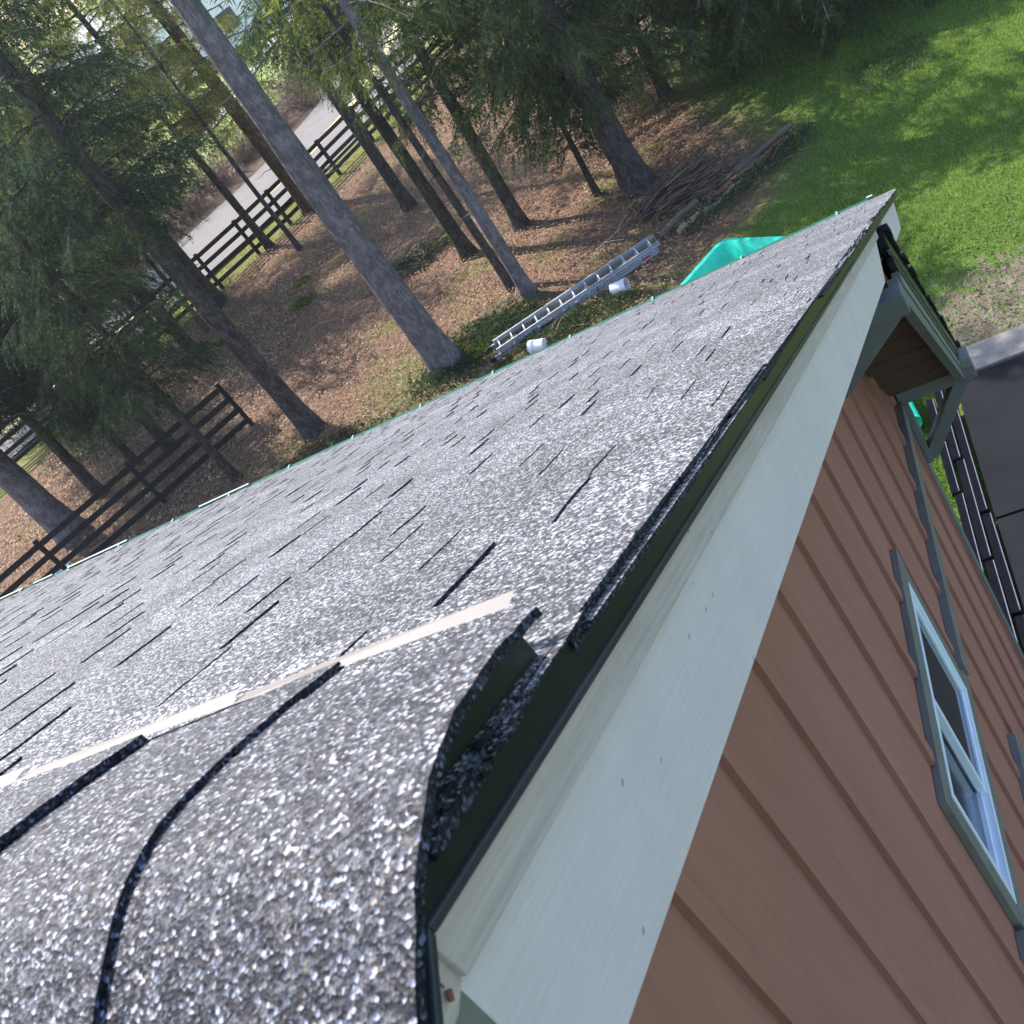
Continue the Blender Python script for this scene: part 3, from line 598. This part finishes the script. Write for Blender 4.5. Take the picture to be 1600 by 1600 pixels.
fence([(-12.0, 45.3), (-13.2, 43.4), (-14.6, 41.4), (-16.0, 39.6), (-16.9, 38.3)], 'far bays of the black board fence along the road, at the top edge', side=-1, group='black board fence runs')
fence([(-16.95, 38.2), (-17.9, 36.6), (-18.7, 35.1), (-19.3, 34.2), (-20.25, 32.95), (-21.4, 31.7), (-22.7, 30.3), (-24.3, 28.7), (-26.0, 27.1), (-27.8, 25.5), (-30, 23.6)], 'long black board fence between the grove and the road', side=-1, group='black board fence runs')
fence([(-15.9, 20.8), (-17.95, 19.05), (-20.0, 17.4), (-22.1, 15.6), (-24.2, 13.9)], 'nearest black board fence, its end post behind the roof eave', h=1.25, side=1, group='black board fence runs')
# long dark boards lying between the lawn strip and the driveway
BD = [(-1.245, 9.0, 10.35, 'dark board beside the lawn strip, nearer the house wall'), (-1.265, 10.38, 12.2, 'dark board beside the lawn strip, its far piece'), (-1.235, 6.6, 8.97, 'dark board beside the lawn strip, nearest piece'),
      (-1.09, 7.3, 9.2, 'middle dark board of the row, near piece'), (-1.11, 9.24, 10.9, 'middle dark board of the row, centre piece'), (-1.14, 10.94, 12.9, 'middle dark board of the row, far piece'),
      (-.955, 6.9, 8.35, 'dark board along the driveway edge, near piece'), (-.965, 8.4, 9.9, 'dark board along the driveway edge, centre piece'), (-1.0, 9.95, 11.9, 'dark board along the driveway edge, far piece')]
capm = paint('grey_edge', (.075, .09, .13), .7, .3); m_plank = paint('black_plank', (.0035, .004, .007), 1.0, .3); m_plank.node_tree.nodes['Principled BSDF'].inputs['Specular IOR Level'].default_value = .08
for bx_, ya, yb, lab in BD:
    f = empty('long_board', (-1.07 + (bx_ + 1.10) * .85 + .03, ya, .05), lab, 'board', 'long dark boards lying beside the driveway'); f.rotation_euler = (0, R(random.uniform(-4, 4)), R(random.uniform(-.5, .5)))
    b = MB(); b.box((-.050, 0, -.03), (.046, yb - ya, .035)); b.build('plank', m_plank, f, bevel=.005)
    b = MB(); b.box((.034, .01, .0355), (.045, yb - ya - .02, .041)); b.build('edge_strip', capm, f)  # thin paler strip along one top edge of each board
# ------------------------------------------------------------ ladder, buckets, bin
lx0, ly0, lx1, ly1 = -8.72, 18.62, -5.22, 19.86
La = math.hypot(lx1 - lx0, ly1 - ly0); lad = empty('extension_ladder', (lx0, ly0, .03), 'aluminium extension ladder lying on the ground beside the roof eave', 'ladder', rotz=math.atan2(ly1 - ly0, lx1 - lx0)); lad.rotation_euler[0] = R(3)
def crail(b, x0, x1, yc, z0, h=.085, d=.032, s_=1):
    b.box((x0, yc - .002, z0), (x1, yc + .002, z0 + h)); ya, yb = (yc, yc + s_ * d); b.box((x0, min(ya, yb), z0), (x1, max(ya, yb), z0 + .004)); b.box((x0, min(ya, yb), z0 + h - .004), (x1, max(ya, yb), z0 + h))
for yy, s_, z0, x0 in ((-.225, 1, 0, 0), (.225, -1, 0, 0), (-.18, 1, .095, .12), (.18, -1, .095, .12)):
    b = MB(); crail(b, x0, La + (0.0 if z0 == 0 else .08), yy, z0, s_=-s_); b.build('rail', m_alu, lad)
for lay_, (z0, yw, x0) in enumerate(((.043, .225, .19), (.138, .18, .22))):
    k = 0
    while x0 + k * .285 < La - .05:
        b = MB(); b.tube([(x0 + k * .285, -yw, z0), (x0 + k * .285, yw, z0)], [.017, .017], 8); b.build('rung', m_alu, lad, True); k += 1
for yy in (-.225, .225):
    b = MB(); b.box((-.1, yy - .03, -.01), (.02, yy + .03, .09)); b.build('foot', m_black, lad, bevel=.01)
b = MB(); b.box((La - .38, -.2305, .02), (La - .2, -.2275, .07)); b.build('sticker', m_orange, lad)
def bucket(x, y, az, label, tilt=0):
    e = empty('plastic_bucket', (x, y, .135), label, 'bucket', 'white plastic buckets'); e.rotation_euler = (0, R(90) + tilt, az); e.scale = (.86, .86, .86)
    b = MB(); n = 28; prof_ = [(.0, 0), (.128, 0), (.132, .004), (.138, .25), (.152, .252), (.152, .262), (.142, .266), (.142, .29), (.154, .292), (.154, .302), (.144, .306), (.146, .36), (.153, .362), (.153, .37), (.141, .37), (.136, .36), (.124, .006), (0, .006)]
    for i in range(len(prof_) - 1):
        (r0, z0), (r1, z1) = prof_[i], prof_[i + 1]
        for k in range(n):
            t0, t1 = 6.28318 * k / n, 6.28318 * (k + 1) / n
            q = [(r0 * math.cos(t0), r0 * math.sin(t0), z0), (r0 * math.cos(t1), r0 * math.sin(t1), z0), (r1 * math.cos(t1), r1 * math.sin(t1), z1), (r1 * math.cos(t0), r1 * math.sin(t0), z1)]
            if r0 == 0: q = q[1:]
            elif r1 == 0: q = q[:3]
            b.poly(q)
    b.build('body', m_bucket, e)
    b = MB(); b.tube([(.155 * math.cos(t), .155 * math.sin(t), .26 + .13 * math.sin(t)) for t in np.linspace(0, math.pi, 14)], [.003] * 14, 5); b.build('handle', m_alu, e, True)
bucket(-7.42, 17.93, R(165), 'white bucket lying half behind the green eave edge below the ladder', R(-4))
bucket(-6.05, 18.78, R(-12), 'open white bucket on its side with its mouth to the right, beside the ladder')
# teal bin
tb = empty('teal_bin', (-3.48, 16.9, 0), 'large open teal plastic bin showing above the green eave edge', 'bin', rotz=math.atan2(-.64, .77))
b = MB()
def rr(w, l, z, r, inset):     # rounded rectangle, corner at (0,0) spreading to +x and -y
    P = []
    for cx, cy, a0 in ((w - r - inset, -r - inset, 0), (r + inset, -r - inset, 90), (r + inset, -l + r + inset, 180), (w - r - inset, -l + r + inset, 270)):
        for k in range(6): t = R(a0 + k * 18); P.append((cx + r * math.cos(t), cy + r * math.sin(t), z))
    return P
loops = [rr(2.4, 1.9, .25, .12, .42), rr(2.4, 1.9, 1.0, .16, .03), rr(2.4, 1.9, 1.0, .18, -.05), rr(2.4, 1.9, .95, .18, -.05), rr(2.4, 1.9, .95, .17, .0), rr(2.4, 1.9, .18, .12, .40)]
for i in range(len(loops) - 1):
    n = len(loops[i])
    for k in range(n): j = (k + 1) % n; b.poly([loops[i][k], loops[i][j], loops[i + 1][j], loops[i + 1][k]])
b.poly(loops[0]); b.poly(loops[-1][::-1]); b.build('tub', m_teal, tb)
b = MB()
for cx, cy in ((.6, -.5), (1.8, -.5), (.6, -1.4), (1.8, -1.4)): b.tube([(cx, cy, 0), (cx, cy, .2)], [.04, .04], 8)
b.build('legs', m_black, tb)
for p_ in ():
    pass
o = MB(); o.tube([(0, 0, .12), (.1, -.45, .13), (.18, -.95, .12)], [.11, .12, .11], 14); o = o.build('tarp_roll', m_teal, None, True); o.location = (-1.62, 12.75, 0); tag(o, 'rolled teal tarp lying in the grass by the far house corner', 'tarp roll')
# crumpled pale sheet by the near fence
o = MB(); 
for i in range(10):
    for k in range(6):
        f_ = lambda i, k: (i * .16 - .8, k * .13 - .4, .06 + .07 * math.sin(i * 1.3 + k) + .05 * math.cos(k * 2.1 + i * .7))
        o.poly([f_(i, k), f_(i + 1, k), f_(i + 1, k + 1), f_(i, k + 1)])
o = o.build('plastic_sheet', m_tarp); o.location = (-21.2, 17.6, 0); o.rotation_euler = (0, 0, .7); tag(o, 'crumpled pale blue sheet on the ground behind the near fence', 'sheet')

# ------------------------------------------------------------ logs and brush
LG = [((-5.15, 20.15), (-4.35, 20.85), .075, 'grey rotten log at the ladder end of the log row'), ((-4.75, 19.95), (-4.3, 20.3), .06, 'short pale log piece in front of the log row'), ((-4.2, 20.2), (-3.85, 20.45), .055, 'split chunk lying apart in the grass before the logs'), ((-3.75, 21.15), (-2.35, 22.12), .06, 'longest grey log of the row by the lawn'), ((-4.1, 20.6), (-2.6, 21.6), .06, 'reddish brown log lying against the longest grey log'), ((-3.95, 20.5), (-3.4, 20.9), .04, 'pale split stick in front of the row of logs'), ((-3.1, 21.25), (-2.45, 21.75), .05, 'orange brown split log at the far end of the row'), ((-5.25, 21.35), (-4.55, 21.7), .05, 'pale stick on top of the brush heap')]
for (p0, p1, r, lab) in LG:
    b = MB(); c0 = Vector((*p0, r)); c1 = Vector((*p1, r * .95)); pts = [c0 + (c1 - c0) * i / 5 - c0 + Vector((0, 0, random.uniform(-.02, .02))) for i in range(6)]
    cc_ = random.choice([(.14, .11, .085), (.17, .135, .11), (.12, .085, .06)]); cc_ = (.20, .10, .06) if 'brown' in lab else (.30, .22, .15) if 'pale' in lab else cc_
    b.tube(pts, [r, r * 1.05, r * .95, r, r * .92, r * .85], 9, wob=.14, col=cc_); o = b.build('log', m_wood, None); o.location = c0; tag(o, lab, 'log', 'old logs in a row by the lawn')
def twig_heap(name, cx, cy, rx, ry, hz, n, label, cat, ln=(.3, 1.1), cols=((.16, .11, .08), (.26, .19, .13), (.08, .055, .04)), rad=.011, az0=None):
    b = MB()
    for _ in range(n):
        t = random.uniform(0, 6.28); q = math.sqrt(random.random()); x, y = rx * q * math.cos(t), ry * q * math.sin(t); z = random.uniform(.01, hz) * (1 - q * .8); az = random.uniform(0, 3.14) if az0 is None else az0 + random.gauss(0, .45); L = random.uniform(*ln)
        p = Vector((x, y, z)); pts = [p]
        for k in range(3): p = p + Vector((math.cos(az), math.sin(az), random.uniform(-.15, .12))) * L / 3; p.z = max(.01, p.z); az += random.uniform(-.35, .35); pts.append(p)
        rr_ = rad * random.uniform(.5, 1.6); b.tube(pts, [rr_, rr_ * .9, rr_ * .7, rr_ * .4], 4, col=random.choice(cols))
    o = b.build(name, m_wood); o.location = (cx, cy, 0); return tag(o, label, cat)
twig_heap('brush_pile', -5.0, 21.5, .75, .6, .4, 260, 'dark heap of dead branches at the foot of the thick trunk', 'brush pile', cols=((.07, .048, .036), (.13, .09, .065), (.04, .028, .022), (.24, .17, .12)), az0=.7)
twig_heap('brush_pile', -3.6, 21.1, 1.1, .28, .15, 90, 'loose dead sticks scattered along the row of logs', 'brush pile', cols=((.07, .048, .036), (.13, .09, .065), (.2, .14, .1)), az0=.7)
twig_heap('brush_pile', -12.1, 25.2, .9, .6, .4, 260, 'low heap of cut twigs between the dark mossy trunk and the big pale trunk', 'brush pile', cols=((.07, .07, .045), (.12, .10, .07), (.045, .06, .03)))
twig_heap('twig_litter', -11, 23, 7.5, 5.5, .03, 900, None, None, (.08, .5), ((.34, .26, .18), (.25, .17, .11), (.42, .34, .26)), .006).__setitem__('kind', 'stuff')
twig_heap('twig_litter', -19.5, 22.5, 4, 5.5, .03, 320, None, None, (.1, .6), ((.4, .32, .24), (.25, .17, .11), (.5, .42, .34)), .007).__setitem__('kind', 'stuff')
def pale_branch(x, y, az, L, lab):
    b = MB(); p = Vector((0, 0, .05)); pts = [p]
    for k in range(7): p = p + Vector((math.cos(az), math.sin(az), random.uniform(-.06, .08))) * L / 7; p.z = max(.03, p.z); az += random.uniform(-.35, .35); pts.append(p)
    b.tube(pts, [.018, .016, .014, .012, .01, .008, .006, .003], 6, col=(.38, .30, .24))
    for k in (2, 3, 5):
        q = pts[k]; a2 = az + random.choice((-.9, .9)); b.tube([q, q + Vector((math.cos(a2), math.sin(a2), .1)) * .3, q + Vector((math.cos(a2), math.sin(a2), .05)) * .6], [.01, .007, .003], 5, col=(.38, .30, .24))
    o = b.build('fallen_branch', m_wood); o.location = (x, y, 0); tag(o, lab, 'branch', 'pale bare branches on the forest floor')
pale_branch(-9.6, 19.9, .5, 1.9, 'pale forked branch on the ground left of the ladder'); pale_branch(-7.7, 18.3, .1, .9, 'pale bare twig between the ladder and the green eave'); pale_branch(-6.6, 20.9, .9, .9, 'short pale stick on the bare floor above the ladder'); pale_branch(-17.5, 32.0, .2, 1.2, 'curved pale stick at the foot of the thinnest trunk')
def boughs(name, cx, cy, rx, ry, n, label, cat, col, hz=.3, L=(.4, .9), kind=None):
    rng = np.random.default_rng(int(abs(cx * 10))); t = rng.random(n) * 6.283; q = np.sqrt(rng.random(n)); Oo = np.stack([rx * q * np.cos(t), ry * q * np.sin(t), rng.random(n) * hz * (1 - q * .7) + .03], 1); az = rng.random(n) * 6.283
    D = np.stack([np.cos(az), np.sin(az), rng.random(n) * .5], 1); Ln = L[0] + (L[1] - L[0]) * rng.random(n)
    V_, C_ = spray(Oo, D, Ln, .02, .018, .09, np.array(col), .4, rng, .5); V_[:, 2] = np.maximum(V_[:, 2], .0)
    o = tri_mesh(name, V_, m_leaf, None, C_); o.location = (cx, cy, 0)
    return tag(o, label, cat, None, kind)
boughs('fir_boughs', -8.9, 19.6, 1.25, .5, 260, 'heap of cut green fir boughs lying along the ladder', 'branches', (.03, .055, .028))
boughs('fir_boughs', -9.9, 18.7, .8, .3, 90, 'green fir boughs at the foot of the big pale trunk', 'branches', (.032, .06, .025))
boughs('fir_boughs', -7.0, 18.4, 1.5, .5, 260, 'low green cuttings strewn around the two buckets', 'branches', (.035, .06, .028), .12, (.25, .6))
boughs('fir_boughs', -12.4, 17.9, 1.6, .5, 130, 'low green growth along the eave by the blue-grey trunk', 'undergrowth', (.035, .065, .025), .15, (.25, .6))
boughs('fern_tuft', -16.18, 26.5, .4, .3, 70, 'bright green fern tuft on the leaf litter, lower of two', 'fern', (.06, .12, .02), .12, (.2, .4))
boughs('fern_tuft', -16.7, 28.2, .45, .3, 60, 'yellowish moss tuft on the leaf litter, upper of two', 'fern', (.10, .13, .02), .06, (.15, .3))
boughs('fern_tuft', -9.0, 19.0, .35, .3, 60, 'small green fern right beside the big pale trunk base', 'fern', (.05, .11, .02), .2, (.25, .4))
boughs('fern_tuft', -19.2, 26.9, .3, .2, 40, 'small bright fern beside the stump', 'fern', (.08, .14, .02), .1, (.2, .3))
# leaf litter, ground ivy and grass: uncountable
def cards(name, XY, size, cols, mat, lift=.02, flat=.35, seed=1, blade=False):
    rng = np.random.default_rng(seed); n = len(XY); az = rng.random(n) * 6.283
    s_ = size[0] + (size[1] - size[0]) * rng.random(n); P = np.stack([XY[:, 0], XY[:, 1], rng.random(n) * lift], 1)
    if blade:
        d = np.stack([np.cos(az) * .45, np.sin(az) * .45, .6 + .5 * rng.random(n)], 1) * s_[:, None]; w = np.stack([-np.sin(az), np.cos(az), 0 * az], 1) * .006; P[:, 2] = -.03
        V_ = np.stack([P - w, P + w, P + d], 1).reshape(-1, 3)
    else:
        u = np.stack([np.cos(az), np.sin(az), rng.normal(size=n) * flat], 1) * s_[:, None]; v = np.stack([-np.sin(az), np.cos(az), rng.normal(size=n) * flat], 1) * (s_ * (.35 + .4 * rng.random(n)))[:, None]
        V_ = np.stack([P, P + u * .5 + v * .5, P + u, P + u * .5 - v * .5], 1).reshape(-1, 3); V_[:, 2] = np.maximum(V_[:, 2], .0) + .012
    c_ = np.array(cols)[rng.integers(0, len(cols), n)] * (.75 + .5 * rng.random(n))[:, None]
    o = tri_mesh(name, V_, mat, None, c_, 3 if blade else 4); o['kind'] = 'stuff'; return o
rng = np.random.default_rng(5)
def area(n, x0, x1, y0, y1, f=None):
    p = np.stack([x0 + (x1 - x0) * rng.random(n), y0 + (y1 - y0) * rng.random(n)], 1)
    return p if f is None else p[f(p)]
flo = lambda p: (p[:, 0] < np.interp(p[:, 1], [12, 18.8, 21, 25.3, 30], [-5, -4.3, -3.2, -4.6, -5.6])) & ((-.758 * p[:, 0] + .652 * p[:, 1]) < 36.8)
cards('leaf_litter', area(120000, -24, -3, 16, 38, flo), (.025, .075), [(.25, .145, .10), (.30, .195, .135), (.20, .11, .075), (.35, .25, .175), (.23, .125, .085)], m_tone)
cards('leaf_litter', area(15000, -26, -16, 16, 30, flo), (.05, .10), [(.28, .18, .12), (.36, .25, .17), (.22, .13, .08), (.42, .31, .22)], m_tone, seed=2)
law = lambda p: (p[:, 0] > np.interp(p[:, 1], [12, 15, 18.8, 19.7, 21.1, 22, 25.3, 30, 40], [-4, -4.4, -3.6, -2.2, -1.9, -1.8, -3.4, -4.6, -5]) + rng.normal(size=len(p)) * .5) & ~((p[:, 0] > -1.2) & (p[:, 1] < 13.1))
gl = area(230000, -5, 4.5, 13, 34, law); dens = np.exp(-(((gl[:, 0] - .1) / 1.5) ** 2 + ((gl[:, 1] - 13.9) / 1.3) ** 2)); pn = np.sin(gl[:, 0] * 3.1) * np.sin(gl[:, 1] * 2.7 + gl[:, 0])
gl = gl[rng.random(len(gl)) > dens * (.75 + .35 * pn)]
cards('grass', gl, (.04, .085), [(.11, .21, .035), (.14, .24, .04), (.20, .27, .06), (.08, .16, .028), (.27, .28, .09)], m_grass, blade=True, seed=3)
cards('grass', area(14000, -2.3, -1.1, 7.5, 13.2), (.04, .07), [(.06, .15, .02), (.09, .18, .03), (.12, .19, .04)], m_grass, blade=True, seed=4)
vg_ = lambda p: np.abs((-.758 * p[:, 0] + .652 * p[:, 1]) - 37.6) < 1.2
cards('verge_grass', area(90000, -27, -10, 26, 46, vg_), (.05, .11), [(.14, .18, .04), (.22, .23, .07), (.09, .14, .03)], m_grass, blade=True, seed=6)
ivy = area(4200, -4.6, -1.9, 19.6, 22, lambda p: np.abs((p[:, 1] - 20.1) - (p[:, 0] + 4.4) * .62) < .38)
cards('ground_ivy', ivy, (.04, .08), [(.03, .07, .03), (.05, .10, .04), (.02, .05, .025), (.09, .14, .07)], m_leaf, lift=.12, flat=.6, seed=8)
cards('ground_ivy', area(700, -1.0, .4, 21.9, 23.5), (.04, .08), [(.03, .06, .03), (.05, .08, .04), (.09, .06, .045)], m_leaf, lift=.03, flat=.4, seed=9)
cl = area(1500, -.9, 1.8, 12.9, 16.5); cards('clover', cl, (.03, .07), [(.07, .16, .03), (.10, .20, .05)], m_leaf, lift=.06, flat=.6, seed=10)
# ------------------------------------------------------------ beyond the road
def shrub(x, y, r, n, label):
    b = MB(); rd = random.Random(int(x * 7 + y * 3))
    for _ in range(n):
        az = rd.uniform(0, 6.28); p = Vector((rd.gauss(0, r * .22), rd.gauss(0, r * .22), 0)); pts = [p]; L = r * rd.uniform(.8, 1.6); el = rd.uniform(.5, 1.5)
        for k in range(4): p = p + Vector((math.cos(az) * math.cos(el), math.sin(az) * math.cos(el), math.sin(el))) * L / 4; el -= rd.uniform(.1, .45); az += rd.uniform(-.3, .3); p.z = max(.02, p.z); pts.append(p)
        b.tube(pts, [.016, .014, .011, .008, .004], 3, cap=False)
        for k in (2, 3): 
            q = pts[k]; a2 = az + rd.uniform(-1.2, 1.2); b.tube([q, q + Vector((math.cos(a2), math.sin(a2), rd.uniform(-.2, .5))) * L * .35], [.008, .003], 3, cap=False)
    o = b.build('bare_shrub', m_twig); o.location = (x, y, 0); return tag(o, label, 'shrub', 'bare brown shrubs along the far side of the road')
for i, al_ in enumerate(np.arange(-12, 34, 1.9)):
    d = 48.6 + random.uniform(-.5, 1.3) + float(dpath(al_)); x, y = road_pt(al_, d); shrub(x, y, random.uniform(1.2, 1.9), 150, 'leafless brown shrub in the thicket along the far side of the road')
# white building far off
bx, by = -45.5, 85; hb = empty('white_building', (bx, by, 0), 'bright white building with grey roof far beyond the field', 'building', rotz=R(25))
b = MB(); b.box((-9, -5, 0), (9, 5, 4.6)); b.v += [(-9, -5, 4.6), (-9, 5, 4.6), (-9, 0, 7.2), (9, -5, 4.6), (9, 5, 4.6), (9, 0, 7.2)]; k = len(b.v) - 6; b.f += [(k, k + 2, k + 1), (k + 3, k + 4, k + 5)]; b.c += [None, None]; b.build('wall', paint('white_wall', (.85, .86, .88), .6, .04), hb)
b = MB(); b.hexa([(-9.5, -5.5, 4.35), (9.5, -5.5, 4.35), (9.5, 0, 7.2), (-9.5, 0, 7.2), (-9.5, -5.5, 4.5), (9.5, -5.5, 4.5), (9.5, 0, 7.35), (-9.5, 0, 7.35)]); b.hexa([(-9.5, 0, 7.2), (9.5, 0, 7.2), (9.5, 5.5, 4.35), (-9.5, 5.5, 4.35), (-9.5, 0, 7.35), (9.5, 0, 7.35), (9.5, 5.5, 4.5), (-9.5, 5.5, 4.5)]); b.build('roof', paint('grey_roof', (.42, .43, .45), .6, .1), hb)
for wx_ in (-6, -1.5, 3, 6.5):
    b = MB(); b.box((wx_, -5.06, 1.1), (wx_ + 1.3, -5.01, 2.5)); b.build('window', m_glass, hb)
b = MB(); b.box((-3.6, -5.07, 0), (-2.5, -5.01, 2.3)); b.build('door', m_green2, hb)
for x, y, h, lab in ((-52, 80, 12, 'hazy conifer left of the far white building'), (-36, 97, 13, 'conifer right of the far white building'), (-62, 78, 12, 'distant conifer at the far left of the field'), (-28, 90, 12, 'distant conifer beyond the road bend'), (-20, 84, 13, 'distant conifer above the far fence'), (-72, 84, 13, 'most distant conifer at the far left')):
    conifer(x, y, .25, h, 1.0, 0, 2.6, lab, m_bark, (0, 0), GRN, 1.2, group='distant trees beyond the field')

# ------------------------------------------------------------ thin air between the camera and the far trees
b = MB(); b.box((-150, -30, -1.5), (80, 170, 28)); hz = b.build('haze', None); hz['kind'] = 'stuff'
hm = bpy.data.materials.new('thin_haze'); hm.use_nodes = True; hn = hm.node_tree; hn.nodes.clear()
ho = hn.nodes.new('ShaderNodeOutputMaterial'); hv = hn.nodes.new('ShaderNodeVolumePrincipled'); hv.inputs['Density'].default_value = .0004; hv.inputs['Color'].default_value = (.86, .92, 1, 1); hv.inputs['Anisotropy'].default_value = .35
hn.links.new(hv.outputs[0], ho.inputs['Volume']); hz.data.materials.append(hm)
